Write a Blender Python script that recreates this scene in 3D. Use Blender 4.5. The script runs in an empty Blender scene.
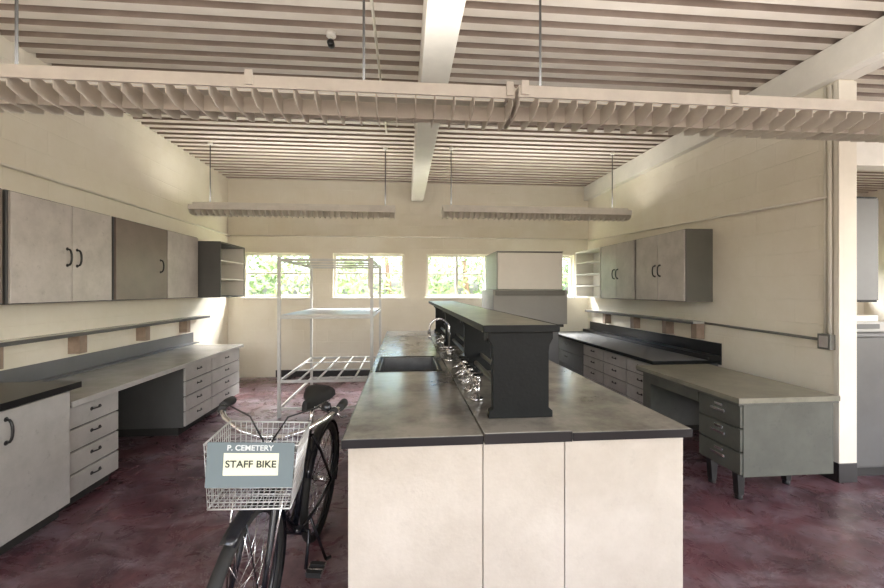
import bpy, math, random
from mathutils import Vector, Matrix
random.seed(7)
scene = bpy.context.scene
scene.view_settings.view_transform = 'Standard'
XL, XR, YB, ZC = -2.99, 3.376, 7.41, 3.40
WE = 2.96   # near end of the right wall

# ---------------------------------------------------------------- materials
def mat(name, col, rough=0.5, metal=0.0, var=0.0, vscale=4.0, col2=None, bump=0.0, bscale=60.0, stretch=None, spec=None, lo=0.35, hi=0.65, emit=0, scuff=0.0):
    m = bpy.data.materials.new(name); m.use_nodes = True
    nt = m.node_tree; b = nt.nodes['Principled BSDF']
    b.inputs['Roughness'].default_value = rough
    b.inputs['Metallic'].default_value = metal
    if spec is not None: b.inputs['Specular IOR Level'].default_value = spec
    b.inputs['Base Color'].default_value = (*col, 1)
    if emit:
        b.inputs['Emission Color'].default_value = (1,0.88,0.68,1); b.inputs['Emission Strength'].default_value = emit
    tc = nt.nodes.new('ShaderNodeTexCoord')
    mp = nt.nodes.new('ShaderNodeMapping'); nt.links.new(tc.outputs['Object'], mp.inputs[0])
    if stretch: mp.inputs['Scale'].default_value = stretch
    if var > 0 or col2:
        n = nt.nodes.new('ShaderNodeTexNoise'); n.inputs['Scale'].default_value = vscale
        n.inputs['Detail'].default_value = 8; n.inputs['Roughness'].default_value = 0.65
        nt.links.new(mp.outputs[0], n.inputs['Vector'])
        r = nt.nodes.new('ShaderNodeValToRGB')
        if col2 is None: col2 = tuple(c*(1-var) for c in col)
        r.color_ramp.elements[0].position = lo; r.color_ramp.elements[1].position = hi
        r.color_ramp.elements[0].color = (*col2, 1); r.color_ramp.elements[1].color = (*col, 1)
        nt.links.new(n.outputs['Fac'], r.inputs[0])
        src = r.outputs[0]
        if scuff > 0:
            n3 = nt.nodes.new('ShaderNodeTexNoise'); n3.inputs['Scale'].default_value = 16
            n3.inputs['Detail'].default_value = 12; n3.inputs['Roughness'].default_value = 0.8
            nt.links.new(mp.outputs[0], n3.inputs['Vector'])
            r3 = nt.nodes.new('ShaderNodeValToRGB')
            r3.color_ramp.elements[0].position = 0.56; r3.color_ramp.elements[1].position = 0.64
            r3.color_ramp.elements[0].color = (0,0,0,1); r3.color_ramp.elements[1].color = (scuff,scuff,scuff,1)
            nt.links.new(n3.outputs['Fac'], r3.inputs[0])
            mx = nt.nodes.new('ShaderNodeMix'); mx.data_type = 'RGBA'
            nt.links.new(r3.outputs[0], mx.inputs['Factor']); nt.links.new(src, mx.inputs['A'])
            mx.inputs['B'].default_value = (*[c*0.45 for c in col], 1)
            src = mx.outputs['Result']
        nt.links.new(src, b.inputs['Base Color'])
    if bump > 0:
        n2 = nt.nodes.new('ShaderNodeTexNoise'); n2.inputs['Scale'].default_value = bscale
        n2.inputs['Detail'].default_value = 4
        nt.links.new(mp.outputs[0], n2.inputs['Vector'])
        bp = nt.nodes.new('ShaderNodeBump'); bp.inputs['Strength'].default_value = bump
        bp.inputs['Distance'].default_value = 0.01
        nt.links.new(n2.outputs['Fac'], bp.inputs['Height']); nt.links.new(bp.outputs[0], b.inputs['Normal'])
    return m

def wall_mat(name, col, col2):
    m = mat(name, col, 0.5, 0, 0, 1.3, col2)
    nt = m.node_tree; b = nt.nodes['Principled BSDF']
    tc = nt.nodes.new('ShaderNodeTexCoord'); sp = nt.nodes.new('ShaderNodeSeparateXYZ')
    nt.links.new(tc.outputs['Object'], sp.inputs[0])
    ad = nt.nodes.new('ShaderNodeMath'); ad.operation = 'ADD'
    nt.links.new(sp.outputs[0], ad.inputs[0]); nt.links.new(sp.outputs[1], ad.inputs[1])
    cb = nt.nodes.new('ShaderNodeCombineXYZ')
    nt.links.new(ad.outputs[0], cb.inputs[0]); nt.links.new(sp.outputs[2], cb.inputs[1])
    br = nt.nodes.new('ShaderNodeTexBrick')
    br.inputs['Scale'].default_value = 1.0
    br.inputs['Brick Width'].default_value = 0.406; br.inputs['Row Height'].default_value = 0.203
    br.inputs['Mortar Size'].default_value = 0.006; br.inputs['Mortar Smooth'].default_value = 0.6
    nt.links.new(cb.outputs[0], br.inputs['Vector'])
    bp = nt.nodes.new('ShaderNodeBump'); bp.invert = True
    bp.inputs['Strength'].default_value = 0.35; bp.inputs['Distance'].default_value = 0.008
    nt.links.new(br.outputs['Fac'], bp.inputs['Height'])
    n = nt.nodes.new('ShaderNodeTexNoise'); n.inputs['Scale'].default_value = 45; n.inputs['Detail'].default_value = 5
    nt.links.new(tc.outputs['Object'], n.inputs['Vector'])
    bp2 = nt.nodes.new('ShaderNodeBump'); bp2.inputs['Strength'].default_value = 0.15; bp2.inputs['Distance'].default_value = 0.01
    nt.links.new(n.outputs['Fac'], bp2.inputs['Height']); nt.links.new(bp.outputs[0], bp2.inputs['Normal'])
    nt.links.new(bp2.outputs[0], b.inputs['Normal'])
    return m

def floor_mat():
    m = bpy.data.materials.new('maroon_floor_paint'); m.use_nodes = True
    nt = m.node_tree; b = nt.nodes['Principled BSDF']
    tc = nt.nodes.new('ShaderNodeTexCoord')
    def noise(scale, detail, dist, stretch=(1,1,1)):
        mp = nt.nodes.new('ShaderNodeMapping'); mp.inputs['Scale'].default_value = stretch
        nt.links.new(tc.outputs['Object'], mp.inputs[0])
        n = nt.nodes.new('ShaderNodeTexNoise'); n.inputs['Scale'].default_value = scale
        n.inputs['Detail'].default_value = detail; n.inputs['Distortion'].default_value = dist
        n.inputs['Roughness'].default_value = 0.75
        nt.links.new(mp.outputs[0], n.inputs['Vector']); return n
    def ramp(n, p0, p1, c0, c1):
        r = nt.nodes.new('ShaderNodeValToRGB')
        r.color_ramp.elements[0].position = p0; r.color_ramp.elements[1].position = p1
        r.color_ramp.elements[0].color = (*c0,1); r.color_ramp.elements[1].color = (*c1,1)
        nt.links.new(n.outputs['Fac'], r.inputs[0]); return r
    base = ramp(noise(2.2, 12, 0.6), 0.40, 0.60, (0.066,0.027,0.035), (0.155,0.070,0.082))
    scm = ramp(noise(1.9, 15, 0.4, (1,1.6,1)), 0.47, 0.64, (0,0,0), (0.75,0.75,0.75))
    mix = nt.nodes.new('ShaderNodeMix'); mix.data_type = 'RGBA'
    nt.links.new(scm.outputs[0], mix.inputs['Factor'])
    nt.links.new(base.outputs[0], mix.inputs['A']); mix.inputs['B'].default_value = (0.26,0.205,0.235,1)
    fine = ramp(noise(9, 15, 0.5, (1,0.5,1)), 0.54, 0.62, (0,0,0), (0.6,0.6,0.6))
    mix2 = nt.nodes.new('ShaderNodeMix'); mix2.data_type = 'RGBA'
    nt.links.new(fine.outputs[0], mix2.inputs['Factor'])
    nt.links.new(mix.outputs['Result'], mix2.inputs['A']); mix2.inputs['B'].default_value = (0.045,0.022,0.028,1)
    nt.links.new(mix2.outputs['Result'], b.inputs['Base Color'])
    rr = ramp(noise(3.5, 10, 1), 0.35, 0.65, (0.18,)*3, (0.42,)*3)
    nt.links.new(rr.outputs[0], b.inputs['Roughness'])
    bp = nt.nodes.new('ShaderNodeBump'); bp.inputs['Strength'].default_value = 0.15; bp.inputs['Distance'].default_value = 0.01
    nz = noise(20, 6, 0); nt.links.new(nz.outputs['Fac'], bp.inputs['Height'])
    nt.links.new(bp.outputs[0], b.inputs['Normal'])
    return m

M_WALL = wall_mat('cream_block_wall', (0.88,0.83,0.72), (0.81,0.75,0.62))
M_PLAIN = mat('cream_paint', (0.84,0.795,0.69), 0.5, 0, 0.12, 2.0)
M_BEAM = mat('white_beam_paint', (0.88,0.85,0.775), 0.5, 0, 0.10, 3.0)
M_FLOOR = floor_mat()
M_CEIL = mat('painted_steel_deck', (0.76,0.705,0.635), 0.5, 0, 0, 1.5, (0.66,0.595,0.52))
M_CEIL2 = mat('deck_flute_aged_paint', (0.38,0.305,0.25), 0.6, 0, 0, 1.8, (0.26,0.20,0.16))  # groove shade painted in as a darker flute colour
M_FIX = mat('fixture_white_enamel', (0.82,0.785,0.72), 0.4, 0, 0.12, 6)
M_LOUV = mat('fixture_louver_enamel', (0.78,0.73,0.65), 0.45, 0, 0.12, 6)
M_TUBE = mat('fluorescent_tube_glass', (0.85,0.82,0.75), 0.25, emit=0.35)
M_CABL = mat('cabinet_grey_enamel', (0.56,0.52,0.485), 0.33, 0, 0.22, 5, bump=0.05, scuff=0.35)
M_CABD = mat('cabinet_dark_grey', (0.10,0.10,0.097), 0.45, 0, 0.15, 4)
M_CABB = mat('cabinet_brown_grey', (0.22,0.175,0.15), 0.35, 0, 0.2, 4, scuff=0.3)
M_CABG = mat('cabinet_olive_grey', (0.15,0.15,0.13), 0.42, 0, 0.15, 3)
M_DRWL = mat('drawer_light_grey', (0.49,0.48,0.46), 0.4, 0, 0.18, 5, scuff=0.35)
M_DRWD = mat('drawer_mid_grey', (0.16,0.165,0.17), 0.42, 0, 0.12, 4)
M_DESK = mat('desk_green_grey_steel', (0.105,0.110,0.092), 0.36, 0, 0.25, 5, scuff=0.4)
M_DTOP = mat('desk_linoleum_top', (0.25,0.24,0.185), 0.32, 0, 0.3, 6, scuff=0.4)
M_CTOP = mat('counter_grey_top', (0.44,0.435,0.41), 0.26, 0, 0, 3.0, (0.33,0.325,0.30), scuff=0.3)
M_ITOP = mat('island_worn_top', (0.33,0.31,0.27), 0.20, 0, 0, 2.6, (0.13,0.122,0.106), bump=0.06, bscale=25, lo=0.36, hi=0.58, scuff=0.4)
M_RTOP = mat('reagent_shelf_top', (0.31,0.31,0.25), 0.35, 0, 0, 9, (0.17,0.175,0.145), scuff=0.4)
M_BLK = mat('black_stone', (0.010,0.010,0.011), 0.28, 0, 0.3, 6)
M_BLK2 = mat('black_support', (0.006,0.0075,0.0075), 0.5, 0, 0.4, 7, bump=0.1, spec=0.2)
M_PANEL = mat('island_cream_panel', (0.58,0.535,0.47), 0.5, 0, 0, 2.2, (0.46,0.415,0.35), bump=0.1, scuff=0.12)
M_GAP = mat('dark_gap', (0.03,0.028,0.026), 0.8)
M_HAND = mat('black_handle', (0.012,0.012,0.012), 0.3)
M_CHR = mat('chrome', (0.75,0.75,0.76), 0.15, 1.0)
M_STEEL = mat('sink_steel', (0.20,0.20,0.20), 0.35, 0.6, 0.3, 8)
M_WOOD = mat('bracket_wood', (0.34,0.25,0.19), 0.6, 0, 0.3, 12)
M_RACK = mat('rack_white_steel', (0.70,0.70,0.67), 0.4, 0, 0.15, 6)
M_WFR = mat('window_frame_paint', (0.80,0.78,0.70), 0.5)
M_BIKE = mat('bicycle_black_enamel', (0.006,0.007,0.011), 0.22)
M_RUB = mat('rubber', (0.012,0.012,0.012), 0.7)
M_WIRE = mat('basket_wire', (0.62,0.63,0.63), 0.35, 0.6)
M_SIGN = mat('sign_blue_grey', (0.15,0.195,0.21), 0.5)
M_PAPER = mat('sign_paper', (0.78,0.80,0.60), 0.6)
M_LETTER = mat('sign_lettering', (0.65,0.70,0.70), 0.6)
M_INK = mat('ink', (0.03,0.04,0.03), 0.6)
M_SGREY = mat('equipment_grey', (0.31,0.305,0.285), 0.45, 0, 0.08, 3)
M_CREAM = mat('equipment_cream', (0.90,0.87,0.80), 0.45, 0, 0.05, 3)
M_LEAF = mat('leaf_green', (0.32,0.42,0.20), 0.6, 0, 0, 1.2, (0.14,0.21,0.10))
M_BARK = mat('bark', (0.16,0.11,0.07), 0.9, 0, 0.3, 10)
M_GRASS = mat('grass', (0.30,0.35,0.16), 0.9, 0, 0.3, 3)
M_BASE = mat('baseboard_black_vinyl', (0.020,0.018,0.018), 0.4)

# ---------------------------------------------------------------- mesh builder
class B:
    def __init__(s): s.v=[]; s.f=[]; s.mi=[]; s.mats=[]; s.sm=[]
    def m(s, mt):
        if mt not in s.mats: s.mats.append(mt)
        return s.mats.index(mt)
    def face(s, pts, mt, smooth=False):
        n=len(s.v); s.v+= [tuple(p) for p in pts]; s.f.append(tuple(range(n,n+len(pts)))); s.mi.append(s.m(mt)); s.sm.append(smooth)
    def box(s, x0,x1,y0,y1,z0,z1, mt):
        x0,x1=min(x0,x1),max(x0,x1); y0,y1=min(y0,y1),max(y0,y1); z0,z1=min(z0,z1),max(z0,z1)
        n=len(s.v); k=s.m(mt)
        s.v += [(x0,y0,z0),(x1,y0,z0),(x1,y1,z0),(x0,y1,z0),(x0,y0,z1),(x1,y0,z1),(x1,y1,z1),(x0,y1,z1)]
        for q in [(0,3,2,1),(4,5,6,7),(0,1,5,4),(1,2,6,5),(2,3,7,6),(3,0,4,7)]:
            s.f.append(tuple(n+i for i in q)); s.mi.append(k); s.sm.append(False)
    def prism(s, poly, axis, a0, a1, mt):
        def P(p,a):
            if axis=='x': return (a,p[0],p[1])
            if axis=='y': return (p[0],a,p[1])
            return (p[0],p[1],a)
        n=len(s.v); k=s.m(mt); c=len(poly)
        s.v += [P(p,a0) for p in poly]+[P(p,a1) for p in poly]
        s.f.append(tuple(n+i for i in range(c))); s.f.append(tuple(n+c+i for i in reversed(range(c))))
        s.mi += [k,k]; s.sm += [False,False]
        for i in range(c):
            j=(i+1)%c
            s.f.append((n+i,n+c+i,n+c+j,n+j)); s.mi.append(k); s.sm.append(False)
    def tube(s, path, r, mt, seg=8, closed=False, caps=True, smooth=True):
        P=[Vector(p) for p in path]; N=len(P); k=s.m(mt); n0=len(s.v)
        rs = r if isinstance(r,(list,tuple)) else [r]*N
        T=[]
        for i in range(N):
            if closed: t=P[(i+1)%N]-P[i-1]
            elif i==0: t=P[1]-P[0]
            elif i==N-1: t=P[-1]-P[-2]
            else: t=(P[i+1]-P[i]).normalized()+(P[i]-P[i-1]).normalized()
            T.append(t.normalized() if t.length>1e-9 else Vector((0,0,1)))
        a = Vector((0,0,1)) if abs(T[0].z)<0.9 else Vector((1,0,0))
        u=(a-T[0]*a.dot(T[0])).normalized()
        for i in range(N):
            u=(u-T[i]*u.dot(T[i]))
            u = u.normalized() if u.length>1e-6 else T[i].orthogonal().normalized()
            w=T[i].cross(u)
            for j in range(seg):
                an=2*math.pi*j/seg
                s.v.append(tuple(P[i]+(u*math.cos(an)+w*math.sin(an))*rs[i]))
        rng = N if closed else N-1
        for i in range(rng):
            i2=(i+1)%N
            for j in range(seg):
                j2=(j+1)%seg
                s.f.append((n0+i*seg+j,n0+i*seg+j2,n0+i2*seg+j2,n0+i2*seg+j)); s.mi.append(k); s.sm.append(smooth)
        if caps and not closed:
            s.f.append(tuple(n0+j for j in reversed(range(seg)))); s.f.append(tuple(n0+(N-1)*seg+j for j in range(seg)))
            s.mi+=[k,k]; s.sm+=[False,False]
    def cyl(s,p0,p1,r,mt,seg=12): s.tube([p0,p1],r,mt,seg)
    def build(s, name, bevel=0.0, parent=None):
        me=bpy.data.meshes.new(name); me.from_pydata(s.v,[],s.f)
        for mt in s.mats: me.materials.append(mt)
        me.polygons.foreach_set('material_index', s.mi); me.polygons.foreach_set('use_smooth', s.sm)
        me.update()
        ob=bpy.data.objects.new(name, me); scene.collection.objects.link(ob)
        if bevel>0:
            md=ob.modifiers.new('bevel','BEVEL'); md.width=bevel; md.segments=2; md.limit_method='ANGLE'; md.angle_limit=math.radians(50)
        if parent: ob.parent=parent
        return ob

# ---------------------------------------------------------------- room shell
b=B(); b.box(-3.2,9.2,-3.2,YB+0.2,-0.1,0,M_FLOOR); b.build('floor')

# ceiling deck
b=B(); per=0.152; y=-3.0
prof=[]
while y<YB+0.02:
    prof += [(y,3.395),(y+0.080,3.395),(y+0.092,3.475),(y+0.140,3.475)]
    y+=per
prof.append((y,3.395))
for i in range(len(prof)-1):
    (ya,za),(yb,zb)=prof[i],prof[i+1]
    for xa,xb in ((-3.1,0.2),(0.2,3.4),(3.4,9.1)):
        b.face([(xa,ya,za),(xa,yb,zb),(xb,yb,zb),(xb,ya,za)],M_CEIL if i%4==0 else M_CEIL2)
b.face([(-3.2,-3.2,3.6),(9.2,-3.2,3.6),(9.2,YB+.2,3.6),(-3.2,YB+.2,3.6)],M_CEIL)
b.build('ceiling')

ZT=3.50
b=B(); b.box(XL-0.2,XL,-3.0,YB+0.2,0,ZT,M_WALL); b.build('wall_left')
b=B(); b.box(XR,XR+0.13,WE,YB,0,ZT,M_WALL); b.build('wall_right')
wins=[(-2.75,-1.6),(-1.235,0.0),(0.39,1.5),(1.9,3.1)]
ZW0,ZW1=1.37,2.14
b=B()
xs=[XL]+[c for w in wins for c in w]+[4.6,8.6,9.0]
b.box(XL,9.0,YB,YB+0.2,0,ZW0,M_WALL); b.box(XL,9.0,YB,YB+0.2,ZW1,ZT,M_WALL)
for i in range(0,len(xs),2): b.box(xs[i],xs[i+1],YB,YB+0.2,ZW0,ZW1,M_WALL)
b.build('wall_back')
b=B()
b.box(XL,9,-3.0,-2.8,0,0.9,M_WALL); b.box(XL,9,-3.0,-2.8,2.9,ZT,M_WALL)
for xa,xb in ((XL,-2.5),(0.0,0.5),(3.0,4.2),(7.5,9)): b.box(xa,xb,-3.0,-2.8,0.9,2.9,M_WALL)
b.build('wall_front')
# far side wall of the adjoining room, with an opening added for side fill light
b=B(); b.box(9.0,9.2,-3.0,YB+0.2,0,0.9,M_WALL); b.box(9.0,9.2,-3.0,YB+0.2,2.9,ZT,M_WALL)
b.box(9.0,9.2,-3.0,-2.0,0.9,2.9,M_WALL); b.box(9.0,9.2,3.0,YB+0.2,0.9,2.9,M_WALL); b.build('wall_right_far')

for i,(xa,xb) in enumerate(wins+[(4.6,8.6)]):
    b=B(); y0,y1=YB+0.06,YB+0.11; t=0.045
    b.box(xa,xb,y0,y1,ZW0,ZW0+t,M_WFR); b.box(xa,xb,y0,y1,ZW1-t,ZW1,M_WFR)
    b.box(xa,xa+t,y0,y1,ZW0+t,ZW1-t,M_WFR); b.box(xb-t,xb,y0,y1,ZW0+t,ZW1-t,M_WFR)
    xm=(xa+xb)/2; b.box(xm-0.022,xm+0.022,y0,y1,ZW0+t,ZW1-t,M_WFR)
    zm=ZW0+0.42
    b.box(xa+t,xm-0.022,y0+.01,y1-.01,zm-.014,zm+.014,M_WFR); b.box(xm+0.022,xb-t,y0+.01,y1-.01,zm-.014,zm+.014,M_WFR)
    b.box(xa-0.03,xb+0.03,YB-0.035,YB-0.001,ZW0-0.03,ZW0-0.002,M_WFR)
    b.build('window_%d'%(i+1),0.003)

# beams
b=B(); b.box(0.125,0.335,-2.7,YB-0.01,3.07,3.392,M_BEAM); b.build('ceiling_beam',0.006)
b=B(); b.box(XR-0.09,XR-0.001,-2.7,YB-0.01,3.14,3.392,M_BEAM)
b.box(XR-0.001,XR+0.13,-2.7,WE-0.005,3.14,3.392,M_BEAM); b.build('ceiling_beam',0.006)
b=B(); b.box(XR+0.25,8.9,4.6,4.8,3.02,3.392,M_BEAM); b.build('ceiling_beam',0.006)
# trims
b=B(); b.box(XR-0.012,XR+0.142,WE-0.012,WE-0.001,0.15,3.13,M_PLAIN); b.box(XR-0.012,XR-0.001,WE-0.001,WE+0.03,0.15,3.13,M_PLAIN)
b.box(XR-0.014,XR+0.144,WE-0.014,WE-0.001,0,0.15,M_BASE); b.build('trim_1',0.003)
b=B(); b.box(XR-0.014,XR-0.001,WE+0.001,4.1,0,0.15,M_BASE); b.build('baseboard_right')
b=B(); b.box(-2.2,XR-0.8,YB-0.014,YB-0.001,0,0.12,M_BASE); b.build('baseboard_back')
b=B(); b.box(XL+0.001,XL+0.014,6.25,YB-0.02,0,0.12,M_BASE); b.build('baseboard_left')
# pipes
b=B()
b.cyl((XL+0.03,-2,2.43),(XL+0.03,YB-0.03,2.43),0.013,M_PLAIN,8)
b.cyl((XL+0.03,YB-0.03,2.43),(XR-0.02,YB-0.03,2.43),0.013,M_PLAIN,8)
b.build('wall_conduit')
b=B()
b.cyl((XR-0.02,3.02,2.24),(XR-0.02,YB-0.03,2.40),0.012,M_PLAIN,8)
b.cyl((XR-0.02,3.01,1.15),(XR-0.02,3.01,3.12),0.015,M_PLAIN,8)
b.cyl((XR-0.018,3.05,1.15),(XR-0.018,3.05,3.12),0.009,M_PLAIN,8)
b.tube([(XR-0.02,3.07,1.10),(XR-0.02,4.38,1.13)],0.012,M_CABG,8)
b.build('wall_conduit')
b=B(); b.box(XR-0.06,XR-0.002,2.975,3.075,1.03,1.15,M_CABG); b.box(XR-0.065,XR-0.06,2.99,3.06,1.045,1.135,M_CABL); b.build('outlet_box',0.004)
b=B()
b.tube([(-0.21,-1,3.37),(-0.21,5.0,3.37)],0.011,M_PLAIN,8)
b.build('ceiling_conduit')
b=B(); b.cyl((-0.535,3.13,3.395),(-0.535,3.13,3.365),0.035,M_FIX,16)
b.tube([(-0.535,3.13,3.365),(-0.535,3.12,3.325)],0.010,M_FIX)
b.tube([(-0.535,3.085,3.305),(-0.535,3.095,3.305),(-0.535,3.14,3.305),(-0.535,3.16,3.305)],[.012,.026,.026,.012],M_HAND,12)
b.build('security_camera')

# ---------------------------------------------------------------- light fixtures
def area(name,loc,rot,sx_,sy_,e,col=(1,1,1)):
    l=bpy.data.lights.new(name,'AREA'); l.shape='RECTANGLE'; l.size=sx_; l.size_y=sy_; l.energy=e; l.color=col
    o=bpy.data.objects.new(name,l); scene.collection.objects.link(o); o.location=loc; o.rotation_euler=rot; return o
def fixture(x0,x1,y0,z0,w,rods,dx=0.1,clips=(),up=0,down=0):
    b=B(); y1=y0+w; zt=z0+0.09
    b.prism([(y0,zt-0.060),(y0+0.012,zt-0.060),(y0+0.014,zt-0.004),(y1-0.014,zt-0.004),(y1-0.012,zt-0.060),(y1,zt-0.060),(y1,zt),(y0+w*0.7,zt+0.015),(y0+w*0.3,zt+0.015),(y0,zt)],'x',x0,x1,M_FIX)
    b.box(x0,x1,y0+w/2-0.045,y0+w/2+0.045,zt+0.015,zt+0.05,M_FIX)
    n=int((x1-x0)/dx)
    for i in range(n+1):
        x=x0+0.006+(x1-x0-0.012)*i/n
        b.prism([(y0+0.013,zt-0.030),(y0+0.016,z0-0.005),(y0+w*0.25,z0-0.03),(y1-w*0.25,z0-0.03),(y1-0.016,z0-0.005),(y1-0.013,zt-0.030)],'x',x-0.002,x+0.002,M_LOUV)
    b.box(x0,x1,y0+w/2-0.002,y0+w/2+0.002,z0-0.02,zt-0.03,M_LOUV)
    for yy in (y0+w*0.28,y0+w*0.72):
        b.cyl((x0+0.03,yy,zt-0.022),(x1-0.03,yy,zt-0.022),0.013,M_TUBE,8)
    for x in rods:
        b.cyl((x,y0+w/2,zt+0.05),(x,y0+w/2,3.394),0.007,M_CABD,8)
        b.cyl((x,y0+w/2,3.36),(x,y0+w/2,3.394),0.03,M_FIX,12)
    for x in clips:
        b.box(x-0.018,x+0.018,y0-0.012,y0,zt-0.05,zt+0.02,M_FIX)
    if up: area('fluorescent_uplight',((x0+x1)/2,y0+w/2,zt+0.07),(math.radians(180),0,0),x1-x0-0.1,w*0.8,up,(1,0.96,0.91))  # added uplight above the fixture, brightens ceiling and walls
    if down: area('fluorescent_downlight',((x0+x1)/2,y0+w/2,z0-0.05),(0,0,0),x1-x0-0.1,w*0.8,down,(1,0.96,0.91))  # added fill lamp under the unseen rear fixtures
    return b.build('louvered_ceiling_light')
fixture(-2.95,0.565,2.1,2.455,0.36,[-1.94,-0.217],clips=(-0.75,0.54),up=16)
fixture(0.58,3.25,2.07,2.45,0.36,[0.75,2.9],clips=(0.61,1.75),up=16)
fixture(-2.68,-0.12,5.45,2.48,0.30,[-2.48,-0.25],dx=0.07,up=14)
fixture(0.50,3.05,5.35,2.48,0.30,[0.62,2.85],dx=0.07,up=14)
fixture(-2.8,0.0,-1.0,2.46,0.36,[-2.5,-0.3],up=30,down=8)  # unseen fixture added behind the camera for fill light
fixture(0.5,3.25,-1.0,2.46,0.36,[0.8,2.9],up=30,down=8)  # second added fixture behind the camera, also fill

# ---------------------------------------------------------------- cabinetry helpers
def sx(side,d): return XL+d if side=='L' else XR-d
def handle(b,side,d,y,z,h=0.11,vertical=True,mt=None,out=0.035,r=0.0075):
    mt=mt or M_HAND; pts=[]
    for i in range(9):
        a=math.pi*i/8
        off=math.sin(a)**0.6*out if 0<i<8 else 0
        q=-math.cos(a)*h/2
        pts.append((sx(side,d+off), y if vertical else y+q, z+q if vertical else z))
    b.tube(pts,r,mt,8)
    for q in (-h/2,h/2):
        p=(sx(side,d-0.001), y if vertical else y+q, z+q if vertical else z)
        p2=(sx(side,d+0.004),p[1],p[2]); b.cyl(p,p2,0.014,mt,10)

def wallcab(side,y0,y1,depth,z0,z1,doors,carc,name='wall_cabinet'):
    b=B()
    b.box(sx(side,0.002),sx(side,depth-0.02),y0,y1,z0,z1,carc)
    for (ya,yb,mt,hy) in doors:
        b.box(sx(side,depth-0.019),sx(side,depth),ya+0.004,yb-0.004,z0+0.008,z1-0.008,mt)
        if hy is not None: handle(b,side,depth,hy,z0+0.36,0.13)
    return b.build(name,0.003)
def openshelf(side,y0,y1,depth,z0,z1,n,outer,inner):
    b=B(); t=0.02
    b.box(sx(side,0.002),sx(side,0.012),y0+t,y1-t,z0+t,z1-t,inner)
    b.box(sx(side,0.002),sx(side,depth),y0,y0+t,z0,z1,outer); b.box(sx(side,0.002),sx(side,depth),y1-t,y1,z0,z1,outer)
    b.box(sx(side,0.002),sx(side,depth),y0+t,y1-t,z0,z0+t,outer); b.box(sx(side,0.002),sx(side,depth),y0+t,y1-t,z1-t,z1,outer)
    for i in range(1,n+1):
        z=z0+(z1-z0)*i/(n+1); b.box(sx(side,0.012),sx(side,depth-0.01),y0+t,y1-t,z-0.008,z+0.008,inner)
    b.box(sx(side,0.012),sx(side,depth-0.01),y1-t-0.004,y1-t-0.001,z0+t,z1-t,inner)
    return b.build('open_wall_shelf',0.002)

wallcab('L',2.15,3.04,0.33,1.40,2.18,[(2.16,2.6,M_CABB,None),(2.6,3.03,M_CABB,None)],M_CABD)
wallcab('L',3.07,4.08,0.33,1.40,2.18,[(3.08,3.61,M_CABL,3.56),(3.61,4.07,M_CABL,3.66)],M_CABD)
wallcab('L',4.11,5.68,0.33,1.40,2.18,[(4.12,4.97,M_CABB,4.83),(4.97,5.67,M_CABL,None)],M_CABD)
openshelf('L',5.71,6.55,0.59,1.40,2.14,2,M_CABD,M_CREAM)
wallcab('R',4.29,5.26,0.33,1.37,2.17,[(4.30,4.78,M_CABL,4.73),(4.78,5.25,M_CABL,4.83)],M_CABG)
wallcab('R',5.28,6.25,0.33,1.37,2.17,[(5.29,5.77,M_CABL,5.72),(5.77,6.24,M_CABL,5.82)],M_CABG)
openshelf('R',6.27,7.2,0.33,1.37,2.17,3,M_CREAM,M_CREAM)

def ledge(side,y0,y1,z,brs):
    b=B(); b.box(sx(side,0.002),sx(side,0.15),y0,y1,z,z+0.025,M_CTOP)
    b.box(sx(side,0.151),sx(side,0.156),y0,y1,z-0.004,z+0.027,M_CABD)
    for y in brs:
        b.box(sx(side,0.002),sx(side,0.10),y-0.045,y+0.045,z-0.17,z-0.001,M_WOOD)
    b.build('wall_ledge_shelf')
ledge('L',1.8,6.4,1.10,[2.5,3.25,4.05,5.0,5.9])
ledge('R',4.40,7.2,1.12,[4.46,5.0,5.75,6.6])

# left tall bench w/ black top
b=B(); d=0.80
b.box(sx('L',0.03),sx('L',d-0.02),1.2,2.97,0.09,0.845,M_CABD); b.box(sx('L',0.03),sx('L',d-0.08),1.2,2.97,0,0.09,M_GAP)
b.box(sx('L',0.02),sx('L',d+0.04),1.18,3.0,0.85,0.89,M_BLK)
for ya,yb,hy in ((1.21,1.8,1.75),(1.8,2.41,1.86),(2.41,2.96,2.51)):
    b.box(sx('L',d-0.019),sx('L',d),ya+.005,yb-.005,0.10,0.835,M_DRWL); handle(b,'L',d,hy,0.72,0.13)
b.build('base_cabinet_bench',0.004)

# left low bench
b=B(); d=0.74
b.box(sx('L',0.02),sx('L',0.77),3.005,6.0,0.715,0.75,M_CTOP)
b.box(sx('L',0.771),sx('L',0.778),3.005,6.0,0.712,0.751,M_DRWL)
b.box(sx('L',0.002),sx('L',0.018),3.005,6.2,0.70,0.90,M_DRWD)
b.box(sx('L',0.018),sx('L',0.10),3.005,6.2,0.752,0.765,M_DRWD)
def drawers(b,side,d,y0,y1,z0,z1,n,mt,carc,pull=M_HAND,back=0.03,toe=0.08,pw=0.08):
    b.box(sx(side,back),sx(side,d-0.02),y0,y1,z0,z1,carc)
    if toe>0: b.box(sx(side,back),sx(side,d-0.07),y0+0.01,y1-0.01,0,z0,M_GAP)
    h=(z1-z0-0.01)/n
    for i in range(n):
        za=z0+0.005+h*i
        b.box(sx(side,d-0.019),sx(side,d),y0+.006,y1-.006,za+.006,za+h-.006,mt)
        handle(b,side,d,(y0+y1)/2,za+h*0.6,pw,False,pull,0.02,0.0055)
drawers(b,'L',d,3.02,3.52,0.08,0.71,4,M_DRWL,M_CABG)
drawers(b,'L',d,4.52,5.12,0.08,0.71,4,M_DRWL,M_CABD)
drawers(b,'L',d,5.13,5.95,0.08,0.71,4,M_DRWL,M_CABD)
b.box(sx('L',0.02),sx('L',0.04),3.53,4.51,0.1,0.71,M_CABD)
b.build('drawer_bench',0.003)

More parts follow.
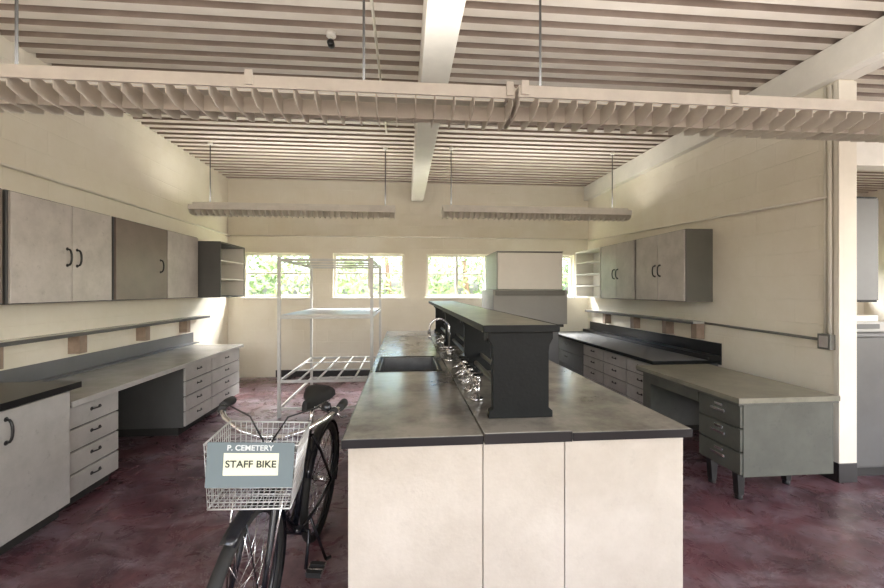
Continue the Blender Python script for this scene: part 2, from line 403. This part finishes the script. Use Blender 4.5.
# right low bench
b=B(); d=0.74
b.box(sx('R',0.02),sx('R',0.78),4.16,7.3,0.715,0.75,M_BLK2)
b.box(sx('R',0.16),sx('R',0.77),4.17,7.3,0.751,0.754,M_DRWD)
b.box(sx('R',0.002),sx('R',0.018),4.16,7.3,0.70,0.93,M_BLK)
b.box(sx('R',0.018),sx('R',0.15),4.16,7.3,0.752,0.80,M_BLK)
drawers(b,'R',d,4.18,4.75,0.08,0.71,4,M_DRWL,M_CABD)
drawers(b,'R',d,4.76,5.32,0.08,0.71,4,M_DRWL,M_CABD)
drawers(b,'R',d,5.33,5.95,0.08,0.71,4,M_DRWL,M_CABD)
drawers(b,'R',d,5.96,7.25,0.08,0.71,3,M_DRWD,M_CABD)
b.build('drawer_bench',0.003)

# ---------------------------------------------------------------- steel desk
b=B(); X0,X1,Y0,Y1=2.30,3.07,2.68,3.97
b.box(X0,X1,Y0,Y1,0.715,0.75,M_DTOP); b.box(X0+0.005,X1-0.005,Y0+0.005,Y1-0.005,0.70,0.714,M_DESK)
px0=X0+0.04
b.box(px0+0.02,X1-0.02,Y0+0.03,Y0+0.45,0.19,0.70,M_DESK)
for za,zb in ((0.20,0.36),(0.365,0.525),(0.53,0.69)):
    b.box(px0,px0+0.019,Y0+0.036,Y0+0.444,za+.004,zb-.004,M_DESK)
    zc=(za+zb)/2
    b.box(px0-0.012,px0-0.001,Y0+0.17,Y0+0.31,zc-0.006,zc+0.012,M_CHR)
    b.box(px0-0.003,px0,Y0+0.20,Y0+0.28,zc+0.03,zc+0.05,M_CHR)
b.box(px0+0.02,px0+0.05,Y0+0.45,Y1-0.16,0.60,0.70,M_DESK)
b.box(px0,px0+0.019,Y0+0.46,Y1-0.17,0.61,0.695,M_DESK)
b.box(X1-0.05,X1-0.03,Y0+0.45,Y1-0.10,0.30,0.70,M_DESK)
b.box(px0+0.02,X1-0.02,Y1-0.16,Y1-0.03,0.19,0.70,M_DESK)
for (lx,ly) in ((px0+0.06,Y0+0.12),(px0+0.06,Y0+0.38),(X1-0.12,Y0+0.30),(px0+0.06,Y1-0.09),(X1-0.08,Y1-0.09)):
    b.prism([(lx-0.03,0.19),(lx+0.03,0.19),(lx+0.02,0.03),(lx-0.02,0.03)],'y',ly-0.025,ly+0.025,M_HAND)
    b.cyl((lx,ly,0.0),(lx,ly,0.03),0.026,M_HAND,12)
b.build('steel_office_desk',0.006)

# ---------------------------------------------------------------- island bench
IX0,IX1,IY0,IY1=-0.245,1.228,1.69,6.05
SX0,SX1,SY0,SY1=-0.19,0.26,3.08,3.70
b=B(); zt0,zt1=0.872,0.905
cx0,cx1=0.325,0.70
b.box(IX0,cx0-0.002,IY0,SY0,zt0,zt1,M_ITOP); b.box(IX0,cx0-0.002,SY1,IY1,zt0,zt1,M_ITOP)
b.box(IX0,SX0,SY0,SY1,zt0,zt1,M_ITOP); b.box(SX1,cx0-0.002,SY0,SY1,zt0,zt1,M_ITOP)
b.box(cx0+0.002,cx1-0.002,IY0-0.004,IY1,zt0,zt1+0.008,M_ITOP)
b.box(cx1+0.002,IX1,IY0,IY1,zt0,zt1,M_ITOP)
b.box(IX0-0.004,cx0-0.002,IY0-0.006,IY0-0.001,zt0-0.004,zt1-0.002,M_BLK); b.box(cx0+0.002,cx1-0.002,IY0-0.010,IY0-0.005,zt0-0.004,zt1+0.006,M_BLK)
b.box(cx1+0.002,IX1+0.004,IY0-0.006,IY0-0.001,zt0-0.004,zt1-0.002,M_BLK)
b.box(IX0-0.005,IX0-0.001,IY0-0.004,IY1,zt0-0.004,zt1-0.002,M_BLK); b.box(IX1+0.001,IX1+0.005,IY0-0.004,IY1,zt0-0.004,zt1-0.002,M_BLK)
bx0,bx1=IX0+0.02,IX1-0.025
b.box(bx0+0.02,bx1-0.02,IY0+0.04,SY0-0.05,0.0,0.868,M_GAP); b.box(bx0+0.02,bx1-0.02,SY1+0.05,IY1-0.04,0.0,0.868,M_GAP)
b.box(0.33,bx1-0.02,SY0-0.05,SY1+0.05,0.0,0.868,M_GAP); b.box(bx0+0.02,0.33,SY0-0.05,SY1+0.05,0.0,0.60,M_GAP)
for xa,xb in ((bx0,0.323),(0.327,0.672),(0.676,bx1)):
    b.box(xa,xb,IY0+0.015,IY0+0.038,0.0,0.868,M_PANEL)
yy=IY0+0.04
while yy<IY1-0.3:
    ye=min(yy+0.6,IY1-0.04)
    for xa,xb in ((bx0,bx0+0.019),(bx1-0.019,bx1)):
        b.box(xa,xb,yy+0.004,ye-0.004,0.09,0.68,M_CABL); b.box(xa,xb,yy+0.004,ye-0.004,0.69,0.862,M_CABL)
    yy=ye
b.build('lab_island_bench',0.0015)

# sink
b=B(); t=0.012
b.box(SX0+0.002,SX1-0.002,SY0+0.002,SY1-0.002,0.66,0.672,M_STEEL)
b.box(SX0+0.002,SX0+t,SY0+0.002,SY1-0.002,0.672,0.904,M_STEEL); b.box(SX1-t,SX1-0.002,SY0+0.002,SY1-0.002,0.672,0.904,M_STEEL)
b.box(SX0+t,SX1-t,SY0+0.002,SY0+t,0.672,0.904,M_STEEL); b.box(SX0+t,SX1-t,SY1-t,SY1-0.002,0.672,0.904,M_STEEL)
for q in ((SX0-0.02,SX1+0.02,SY0-0.02,SY0),(SX0-0.02,SX1+0.02,SY1,SY1+0.02),(SX0-0.02,SX0,SY0,SY1),(SX1,SX1+0.02,SY0,SY1)):
    b.box(q[0],q[1],q[2],q[3],0.906,0.911,M_BLK2)
b.cyl((0.03,3.4,0.672),(0.03,3.4,0.678),0.04,M_CHR,16)
b.build('lab_sink',0.002)

def goose(x,y,dirx,z=0.914):
    b=B()
    b.cyl((x,y,z),(x,y,z+0.02),0.03,M_CHR,16); b.cyl((x,y,z+0.02),(x,y,z+0.10),0.018,M_CHR,12)
    pts=[(x,y,z+0.10),(x,y,z+0.27)]
    R=0.08
    for i in range(1,11):
        a=math.pi*i/10; pts.append((x+dirx*R*(1-math.cos(a)),y,z+0.27+R*math.sin(a)))
    pts.append((x+dirx*2*R,y,z+0.22)); b.tube(pts,0.009,M_CHR,10)
    b.cyl((x+dirx*2*R,y,z+0.225),(x+dirx*2*R,y,z+0.19),0.012,M_CHR,10)
    for s in (-1,1):
        b.cyl((x,y,z+0.06),(x,y+s*0.08,z+0.06),0.011,M_CHR,10)
        b.cyl((x,y+s*0.08,z+0.05),(x,y+s*0.08,z+0.10),0.011,M_CHR,10)
        b.tube([(x-0.035,y+s*0.08,z+0.105),(x+0.035,y+s*0.08,z+0.105)],0.007,M_CHR,8)
    b.build('gooseneck_faucet')
goose(0.365,3.40,-1)
def turret(x,y,sd):
    b=B(); z=0.914
    b.cyl((x,y,z),(x,y,z+0.012),0.035,M_CHR,16); b.cyl((x,y,z+0.012),(x,y,z+0.09),0.018,M_CHR,14); b.cyl((x,y,z+0.09),(x,y,z+0.12),0.024,M_CHR,14)
    for s in (-1,1):
        b.tube([(x,y,z+0.105),(x,y+s*0.05,z+0.105),(x+sd*0.015,y+s*0.075,z+0.09)],0.010,M_CHR,10)
        b.tube([(x+sd*0.015,y+s*0.075,z+0.09),(x+sd*0.065,y+s*0.09,z+0.06)],[0.009,0.005],M_CHR,10)
        b.cyl((x,y+s*0.045,z+0.11),(x,y+s*0.045,z+0.14),0.007,M_CHR,8)
        b.tube([(x-0.025,y+s*0.045,z+0.143),(x+0.025,y+s*0.045,z+0.143)],0.007,M_BLK2,8)
    b.build('lab_gas_tap')
turret(0.385,2.20,-1); turret(0.385,2.42,-1); turret(0.385,2.68,-1); turret(0.385,4.2,-1); turret(0.65,2.5,1); turret(0.65,4.0,1)

# reagent shelf
b=B()
zs=1.34
b.box(0.355,0.70,1.84,6.0,zs-0.022,zs,M_RTOP)
b.box(0.350,0.354,1.838,6.0,zs-0.03,zs+0.002,M_BLK2); b.box(0.701,0.705,1.838,6.0,zs-0.03,zs+0.002,M_BLK2); b.box(0.354,0.701,1.834,1.839,zs-0.03,zs+0.002,M_BLK2)
def support(y,th,w0,w1):
    z0=0.914; zt=zs-0.023
    poly=[(w0-0.01,z0),(w1+0.01,z0),(w1+0.01,z0+0.03),(w1-0.008,z0+0.045),(w1-0.008,zt-0.10),(w1-0.004,zt-0.07),(w1+0.012,zt-0.04),(w1+0.012,zt),(w0-0.012,zt),(w0-0.012,zt-0.04),(w0+0.004,zt-0.07),(w0+0.008,zt-0.10),(w0+0.008,z0+0.045),(w0-0.01,z0+0.03)]
    b.prism(poly,'y',y,y+th,M_BLK2)
    b.box(w0-0.012,w0+0.012,y+th,y+th+0.07,zt-0.06,zt,M_BLK2); b.box(w1-0.012,w1+0.012,y+th,y+th+0.07,zt-0.06,zt,M_BLK2)
support(1.87,0.045,0.395,0.672)
for y in (3.0,4.4,5.8): support(y,0.05,0.43,0.64)
b.cyl((0.52,1.92,0.97),(0.52,5.95,0.97),0.016,M_CABG,10); b.cyl((0.56,1.92,1.03),(0.56,5.95,1.03),0.012,M_CABG,10)
b.build('reagent_shelf',0.0015)

# ---------------------------------------------------------------- rack
b=B(); rx0,rx1,ry0,ry1=-1.46,-0.385,5.04,6.75; r=0.018
for x in (rx0,rx1):
    for y in (ry0,ry1):
        b.box(x-r,x+r,y-r,y+r,0,1.89,M_RACK)
for z in (1.87,1.19,0.44,0.12):
    for y in (ry0,ry1): b.box(rx0+r,rx1-r,y-0.012,y+0.012,z-0.03,z,M_RACK)
    for x in (rx0,rx1): b.box(x-0.012,x+0.012,ry0+r,ry1-r,z-0.03,z,M_RACK)
b.box(rx0+0.015,rx1-0.015,ry0+0.015,ry1-0.015,1.192,1.21,M_RACK)
for k_ in range(1,5):
    x=rx0+(rx1-rx0)*k_/5; b.box(x-0.01,x+0.01,ry0+0.013,ry1-0.013,0.42,0.438,M_RACK)
for k_ in range(1,3):
    y=ry0+(ry1-ry0)*k_/3; b.box(rx0+0.013,rx1-0.013,y-0.012,y+0.012,0.44,0.455,M_RACK)
    b.box(rx0+0.013,rx1-0.013,y-0.012,y+0.012,1.845,1.868,M_RACK)
b.build('metal_storage_rack',0.002)

# ---------------------------------------------------------------- equipment at back
b=B()
b.box(1.36,2.30,6.05,6.9,0.10,0.95,M_CABD); b.box(1.40,2.26,6.10,6.85,0.0,0.10,M_GAP)
b.box(1.37,1.82,6.03,6.049,0.12,0.93,M_DRWD); b.box(1.84,2.29,6.03,6.049,0.12,0.93,M_DRWD)
b.box(1.30,2.36,6.0,6.95,0.95,0.99,M_BLK)
b.box(1.30,2.42,6.02,6.93,0.99,1.50,M_SGREY)
b.box(1.33,2.38,6.005,6.018,1.42,1.49,M_CABG)
b.box(1.36,2.36,6.05,6.9,1.50,2.06,M_SGREY)
b.box(1.37,2.35,6.03,6.049,1.51,2.05,M_CREAM); b.box(1.355,2.365,6.03,6.92,2.061,2.075,M_SGREY)
b.build('fume_hood',0.006)

# ---------------------------------------------------------------- adjoining room items
b=B(); b.box(3.54,4.5,3.01,3.55,0.08,1.13,M_CABD); b.box(3.56,4.48,3.04,3.55,0,0.08,M_GAP); b.box(3.53,4.52,2.98,3.57,1.13,1.155,M_DRWD)
for xa,xb in ((3.55,4.02),(4.03,4.49)): b.box(xa,xb,2.99,3.009,0.1,1.12,M_CABD)
b.build('storage_cabinet',0.004)
b=B()
b.box(3.60,3.95,3.1,3.4,1.156,1.24,M_DRWL); b.box(3.63,3.92,3.12,3.38,1.24,1.29,M_CREAM); b.box(3.66,3.9,3.092,3.099,1.18,1.22,M_CABD)
b.build('desktop_printer',0.01)
b=B(); b.tube([(3.70,3.22,1.291),(3.70,3.22,1.40),(3.70,3.22,1.42),(3.70,3.22,1.45)],[0.045,0.045,0.018,0.018],M_CREAM,14)
b.build('plastic_bottle')
b=B()
b.box(3.56,4.66,3.72,4.05,1.38,2.42,M_BLK2)
for xa,xb in ((3.57,4.10),(4.11,4.65)): b.box(xa,xb,3.70,3.719,1.40,2.40,M_CABD)
b.build('wall_cabinet',0.003)
b=B(); b.box(3.51,4.75,4.06,4.16,0.0,2.55,M_PLAIN); b.build('wall_partition')

# ---------------------------------------------------------------- bicycle
bike=bpy.data.objects.new('bicycle',None); scene.collection.objects.link(bike)
def circ(c,r,n=48,a0=0,a1=2*math.pi,y=0.0):
    full=abs(a1-a0-2*math.pi)<1e-6
    m=n if full else n+1
    return [(c[0]+r*math.cos(a0+(a1-a0)*i/n), c[1]+y, c[2]+r*math.sin(a0+(a1-a0)*i/n)) for i in range(m)]
def wheel(cx,name):
    b=B(); c=(cx,0,0.34)
    b.tube(circ(c,0.318,64),0.023,M_RUB,10,closed=True)
    b.tube(circ(c,0.296,64),0.008,M_BIKE,8,closed=True)
    b.cyl((cx,-0.045,0.34),(cx,0.045,0.34),0.017,M_CHR,14); b.cyl((cx,-0.07,0.34),(cx,0.07,0.34),0.006,M_CHR,10)
    for s in (-1,1): b.cyl((cx,s*0.034,0.34),(cx,s*0.038,0.34),0.03,M_CHR,16)
    n=32
    for i in range(n):
        a=2*math.pi*i/n; s=1 if i%2 else -1; a2=a+(0.9 if (i//2)%2 else -0.9)
        b.tube([(cx+0.027*math.cos(a2),s*0.036,0.34+0.027*math.sin(a2)),(cx+0.295*math.cos(a),0,0.34+0.295*math.sin(a))],0.0012,M_CHR,4)
    return b.build(name,0,bike)
wheel(0,'rear_wheel'); wheel(1.0,'front_wheel')
def fender(cx,a0,a1,name):
    b=B(); n=28; k=b.m(M_BIKE); rows=[]
    for i in range(n+1):
        a=a0+(a1-a0)*i/n; row=[]
        for j in range(9):
            ph=math.pi*(j/8-0.5); rr=0.35+0.018*math.cos(ph)-0.004; yy_=0.028*math.sin(ph)
            row.append(len(b.v)); b.v.append((cx+rr*math.cos(a),yy_,0.34+rr*math.sin(a)))
        rows.append(row)
    for i in range(n):
        for j in range(8):
            b.f.append((rows[i][j],rows[i][j+1],rows[i+1][j+1],rows[i+1][j])); b.mi.append(k); b.sm.append(True)
    for a in ((a1-0.3,a1-1.0) if cx<0.5 else (a0+0.25,)):
        for s in (-1,1):
            b.tube([(cx,s*0.055,0.34),(cx+0.35*math.cos(a),s*0.029,0.34+0.35*math.sin(a))],0.0025,M_BIKE,6)
    ob=b.build(name,0,bike); md=ob.modifiers.new('s','SOLIDIFY'); md.thickness=0.0015
fender(0,math.radians(25),math.radians(205),'rear_fender')
fender(1.0,math.radians(60),math.radians(215),'front_fender')
b=B()
BB=(0.46,0,0.29); ST=(0.30,0,0.76); HB=(0.875,0,0.70); HT=(0.83,0,0.84)
b.cyl(BB,ST,0.016,M_BIKE); b.cyl((HB[0]+.006,0,HB[2]-.02),(HT[0]-.006,0,HT[2]+.02),0.020,M_BIKE,14)
b.tube([HB,(0.66,0,0.47),BB],0.018,M_BIKE,12); b.tube([(0.84,0,0.81),(0.58,0,0.72),(0.315,0,0.72)],0.015,M_BIKE,12)
b.tube([(0.855,0,0.76),(0.62,0,0.60),(0.355,0,0.60)],0.012,M_BIKE,12)
for s in (-1,1):
    b.tube([(0.44,s*0.03,0.29),(0.30,s*0.055,0.31),(0.0,s*0.065,0.34)],0.009,M_BIKE,10)
    b.tube([(0.31,s*0.018,0.72),(0.22,s*0.045,0.60),(0.0,s*0.065,0.34)],0.008,M_BIKE,10)
    b.tube([(0.885,s*0.03,0.675),(0.90,s*0.052,0.62),(0.945,s*0.058,0.46),(1.0,s*0.062,0.34)],[0.014,0.014,0.011,0.009],M_BIKE,10)
b.cyl((0.885,-0.045,0.68),(0.885,0.045,0.68),0.016,M_BIKE,12)
b.cyl((0.46,-0.04,0.29),(0.46,0.04,0.29),0.022,M_BIKE,14)
b.cyl((0.30,0,0.75),(0.265,0,0.875),0.0125,M_CHR,12)
b.build('frame',0,bike)
b=B()
b.tube(circ((0.46,-0.055,0.29),0.085,40),0.004,M_CHR,6,closed=True)
for i in range(5):
    a=2*math.pi*i/5; b.cyl((0.46,-0.055,0.29),(0.46+0.083*math.cos(a),-0.055,0.29+0.083*math.sin(a)),0.005,M_CHR,6)
for s,ang in ((1,math.radians(-70)),(-1,math.radians(110))):
    ex,ez=0.46+0.165*math.cos(ang),0.29+0.165*math.sin(ang)
    b.tube([(0.46,s*0.035,0.29),(0.46,s*0.075,0.29),(ex,s*0.085,ez)],0.009,M_BIKE,8)
    b.cyl((ex,s*0.085,ez),(ex,s*0.17,ez),0.006,M_CHR,8)
    b.box(ex-0.045,ex-0.02,s*0.10,s*0.17,ez-0.012,ez+0.012,M_RUB); b.box(ex+0.02,ex+0.045,s*0.10,s*0.17,ez-0.012,ez+0.012,M_RUB)
    b.box(ex-0.045,ex+0.045,s*0.095,s*0.099,ez-0.008,ez+0.008,M_CHR); b.box(ex-0.045,ex+0.045,s*0.171,s*0.175,ez-0.008,ez+0.008,M_CHR)
b.prism([(0.0,0.38),(0.44,0.385),(0.53,0.36),(0.56,0.29),(0.52,0.24),(0.50,0.30),(0.44,0.34),(0.02,0.345)],'y',-0.066,-0.062,M_BIKE)
b.tube([(0.0,-0.055,0.375),(0.46,-0.055,0.372)],0.003,M_STEEL,5); b.tube([(0.0,-0.055,0.305),(0.46,-0.055,0.208)],0.003,M_STEEL,5)
b.tube([(0.36,0.05,0.30),(0.26,0.12,0.022)],0.008,M_BIKE,8); b.tube([(0.26,0.12,0.019),(0.235,0.14,0.02)],0.009,M_RUB,8)
b.build('drivetrain',0,bike)
STEER = Matrix.Translation((0.83,0,0)) @ Matrix.Rotation(math.radians(8),4,'Z') @ Matrix.Translation((-0.83,0,0))
# handlebar
b=B(); D=-0.075; kx=0.90
b.tube([(0.825,0,0.85),(0.80,0,0.87),(0.825,0,0.965+D)],0.0115,M_CHR,12)
for s in (-kx,kx):
    b.tube([(0.825,0,0.965+D),(0.83,s*0.06,0.965+D),(0.83,s*0.14,0.99+D),(0.80,s*0.22,1.03+D),(0.73,s*0.265,1.045+D),(0.64,s*0.285,1.04+D),(0.53,s*0.29,1.03+D)],0.011,M_CHR,12)
    b.tube([(0.665,s*0.282,1.043+D),(0.60,s*0.288,1.038+D),(0.525,s*0.291,1.029+D),(0.515,s*0.292,1.027+D)],[0.018,0.020,0.020,0.014],M_RUB,12)
    b.tube([(0.72,s*0.27,1.04+D),(0.70,s*0.29,1.01+D),(0.62,s*0.30,0.985+D),(0.57,s*0.305,0.975+D)],0.006,M_CHR,8)
    b.tube([(0.74,s*0.26,1.03+D),(0.82,s*0.20,1.09+D),(0.90,s*0.08,1.07+D),(0.90,s*0.02,0.90),(0.88,0.0,0.75)],0.0035,M_RUB,6)
    b.tube([(0.74,s*0.26,1.045+D),(0.72,s*0.262,1.045+D)],0.018,M_RUB,10)
b.tube([(0.73,0.20,1.05+D),(0.73,0.20,1.06+D),(0.73,0.20,1.08+D),(0.73,0.20,1.09+D)],[0.020,0.024,0.018,0.004],M_BIKE,14)
hb=b.build('handlebar',0,bike); hb.matrix_local=STEER
# saddle
b=B(); k=b.m(M_RUB); rows=[]
N=14; SZ=-0.004
for i in range(N+1):
    u=i/N; x=0.42-0.28*u
    hw=0.018+0.085*max(0,(u-0.25)/0.75)**1.3
    if u>0.9: hw*=0.88
    if u<0.08: hw*=0.7
    zc_=0.925+SZ+0.02*u*u-0.006*math.sin(u*math.pi)
    row=[]
    for j in range(11):
        ph=math.pi*j/10; row.append(len(b.v)); b.v.append((x,-hw*math.cos(ph),zc_-0.045+0.055*math.sin(ph)**0.6))
    rows.append(row)
for i in range(N):
    for j in range(10):
        b.f.append((rows[i][j],rows[i+1][j],rows[i+1][j+1],rows[i][j+1])); b.mi.append(k); b.sm.append(True)
b.f.append(tuple(rows[0])); b.mi.append(k); b.sm.append(False); b.f.append(tuple(reversed(rows[-1]))); b.mi.append(k); b.sm.append(False)
for s in (-1,1):
    b.tube([(0.40,0,0.885+SZ),(0.30,s*0.022,0.862+SZ),(0.20,s*0.035,0.862+SZ),(0.16,s*0.05,0.875+SZ)],0.0035,M_CHR,6)
    pts=[(0.175+0.014*math.cos(t*0.9),s*0.055+0.014*math.sin(t*0.9),0.840+SZ+0.004*t) for t in range(0,14)]
    b.tube(pts,0.003,M_CHR,6)
b.cyl((0.262,-0.025,0.858+SZ),(0.262,0.025,0.858+SZ),0.012,M_CHR,10)
b.build('saddle',0,bike)
# basket
b=B(); bx0_,bx1_,by,bz0,bz1=0.87,1.12,0.155,0.735,0.965
def P4(t,z):
    f=0.88+0.12*(z-bz0)/(bz1-bz0)
    xm=(bx0_+bx1_)/2
    return (xm+(t[0]-xm)*f, t[1]*f, z)
cor=[(bx0_,-by),(bx1_,-by),(bx1_,by),(bx0_,by)]
nz=9
for i in range(nz+1):
    z=bz0+(bz1-bz0)*i/nz; ring=[P4(c,z) for c in cor]
    r_=0.0035 if i in(0,nz) else 0.0015
    for q in range(4): b.tube([ring[q],ring[(q+1)%4]],r_,M_WIRE,6 if r_>0.002 else 4)
for q in range(4):
    a,c=cor[q],cor[(q+1)%4]; L=math.dist(a,c); n=int(L/0.02)
    for i in range(n):
        t=(a[0]+(c[0]-a[0])*i/n,a[1]+(c[1]-a[1])*i/n); b.tube([P4(t,bz0),P4(t,bz1)],0.0015,M_WIRE,4)
for i in range(1,14):
    yv=-by+2*by*i/14; b.tube([P4((bx0_,yv),bz0),P4((bx1_,yv),bz0)],0.0015,M_WIRE,4)
for i in range(1,10):
    xv=bx0_+(bx1_-bx0_)*i/10; b.tube([P4((xv,-by),bz0),P4((xv,by),bz0)],0.0015,M_WIRE,4)
for s in (-1,1): b.tube([(1.0,s*0.07-0.02,0.35),(0.99,s*0.085-0.01,0.60),(0.98,s*0.09,0.735)],0.004,M_CHR,6)
b.box(0.83,0.875,-0.02,0.02,0.85,0.88,M_CHR)
o=b.build('wire_basket',0,bike); o.matrix_local=STEER
b=B(); fx=1.128
b.box(fx,fx+0.004,-0.140,0.145,0.822,0.978,M_SIGN)
b.box(fx+0.0045,fx+0.006,-0.085,0.095,0.865,0.942,M_PAPER)
o=b.build('basket_sign',0.001,bike); o.matrix_local=STEER
def text(s,size,y,z,mt,nm):
    cu=bpy.data.curves.new(nm,'FONT'); cu.body=s; cu.size=size; cu.align_x='CENTER'; cu.align_y='CENTER'; cu.extrude=0.0004; cu.offset=0.0006
    cu.materials.append(mt); o=bpy.data.objects.new(nm,cu); scene.collection.objects.link(o); o.parent=bike
    o.matrix_local=STEER @ Matrix(((0,0,1,fx+0.0075),(1,0,0,y),(0,1,0,z),(0,0,0,1)))
    return o
text('STAFF BIKE',0.034,0.005,0.904,M_INK,'sign_text_staff')
text('P. CEMETERY',0.026,0,0.960,M_LETTER,'sign_text_top')
bike.location=(-0.53,2.62,0.002); bike.rotation_euler=(math.radians(-3.5),0,math.atan2(-1,-0.085))

# ---------------------------------------------------------------- outside
b=B(); b.box(-30,40,YB+0.25,45,-0.35,-0.15,M_GRASS); b.build('ground_outside')
def tree(x,y,h,R,n):
    b=B(); b.tube([(x,y,-0.2),(x+0.1,y,h*0.4),(x,y,h*0.75)],[0.14,0.10,0.05],M_BARK,8)
    for i in range(n):
        th=random.uniform(0,2*math.pi); ph=math.acos(random.uniform(-1,1)); rr=R*random.uniform(0.35,1)**0.5
        c=Vector((x+rr*math.sin(ph)*math.cos(th),y+rr*math.sin(ph)*math.sin(th)*0.7,max(0.0,h*0.62+rr*math.cos(ph)*0.85)))
        u=Vector((random.gauss(0,1),random.gauss(0,1),random.gauss(0,1))).normalized(); w=u.orthogonal().normalized(); s=random.uniform(0.06,0.13)
        b.face([c-u*s,c+w*s*0.5,c+u*s,c-w*s*0.5],M_LEAF)
    b.build('tree')
for (x,y,h,R) in ((-5.5,13,3.6,1.9),(-2.6,12,3.0,1.6),(-0.6,14,3.6,1.9),(1.8,12.5,3.2,1.5),(4.2,13.5,3.6,1.9),(7,13,3.4,1.9)):
    tree(x,y,h,R,1500)

# ---------------------------------------------------------------- world & lights
w=bpy.data.worlds.new('world'); scene.world=w; w.use_nodes=True; nt=w.node_tree
bg=nt.nodes['Background']; sky=nt.nodes.new('ShaderNodeTexSky'); sky.sky_type='NISHITA'
sky.sun_disc=False; sky.sun_elevation=math.radians(50); sky.sun_rotation=math.radians(150); sky.air_density=1.0; sky.dust_density=4.0
nt.links.new(sky.outputs[0],bg.inputs[0]); bg.inputs[1].default_value=1.3
area('window_daylight',(-1.25,-3.05,1.9),(math.radians(90),0,0),2.5,2.0,18,(1,0.95,0.88))  # added lamps outside unseen front openings, fill from behind the camera
area('window_daylight',(1.75,-3.05,1.9),(math.radians(90),0,0),2.5,2.0,18,(1,0.95,0.88))
area('window_daylight',(5.85,-3.05,1.9),(math.radians(90),0,0),3.3,2.0,40,(1,0.95,0.88))
area('window_daylight',(9.3,0.5,1.9),(math.radians(90),0,math.radians(90)),5.0,2.0,300,(1,0.96,0.91))  # added side lamp, fill reaching the left wall
area('sky_daylight',(0.2,9.0,3.9),(math.radians(-50),0,0),7.0,1.8,3900,(1,0.98,0.95))
s=bpy.data.lights.new('sun','SUN'); s.energy=6; s.angle=math.radians(1); so=bpy.data.objects.new('sun',s); scene.collection.objects.link(so)
so.rotation_euler=(math.radians(35),0,math.radians(-20))

# ---------------------------------------------------------------- camera
cam=bpy.data.cameras.new('camera'); co=bpy.data.objects.new('camera',cam); scene.collection.objects.link(co)
co.location=(0,0,1.5); co.rotation_euler=(math.radians(90),0,-math.atan(37.8/417))
cam.sensor_width=36; cam.lens=417/884*36; cam.shift_y=-4/884; cam.clip_start=0.05
scene.camera=co
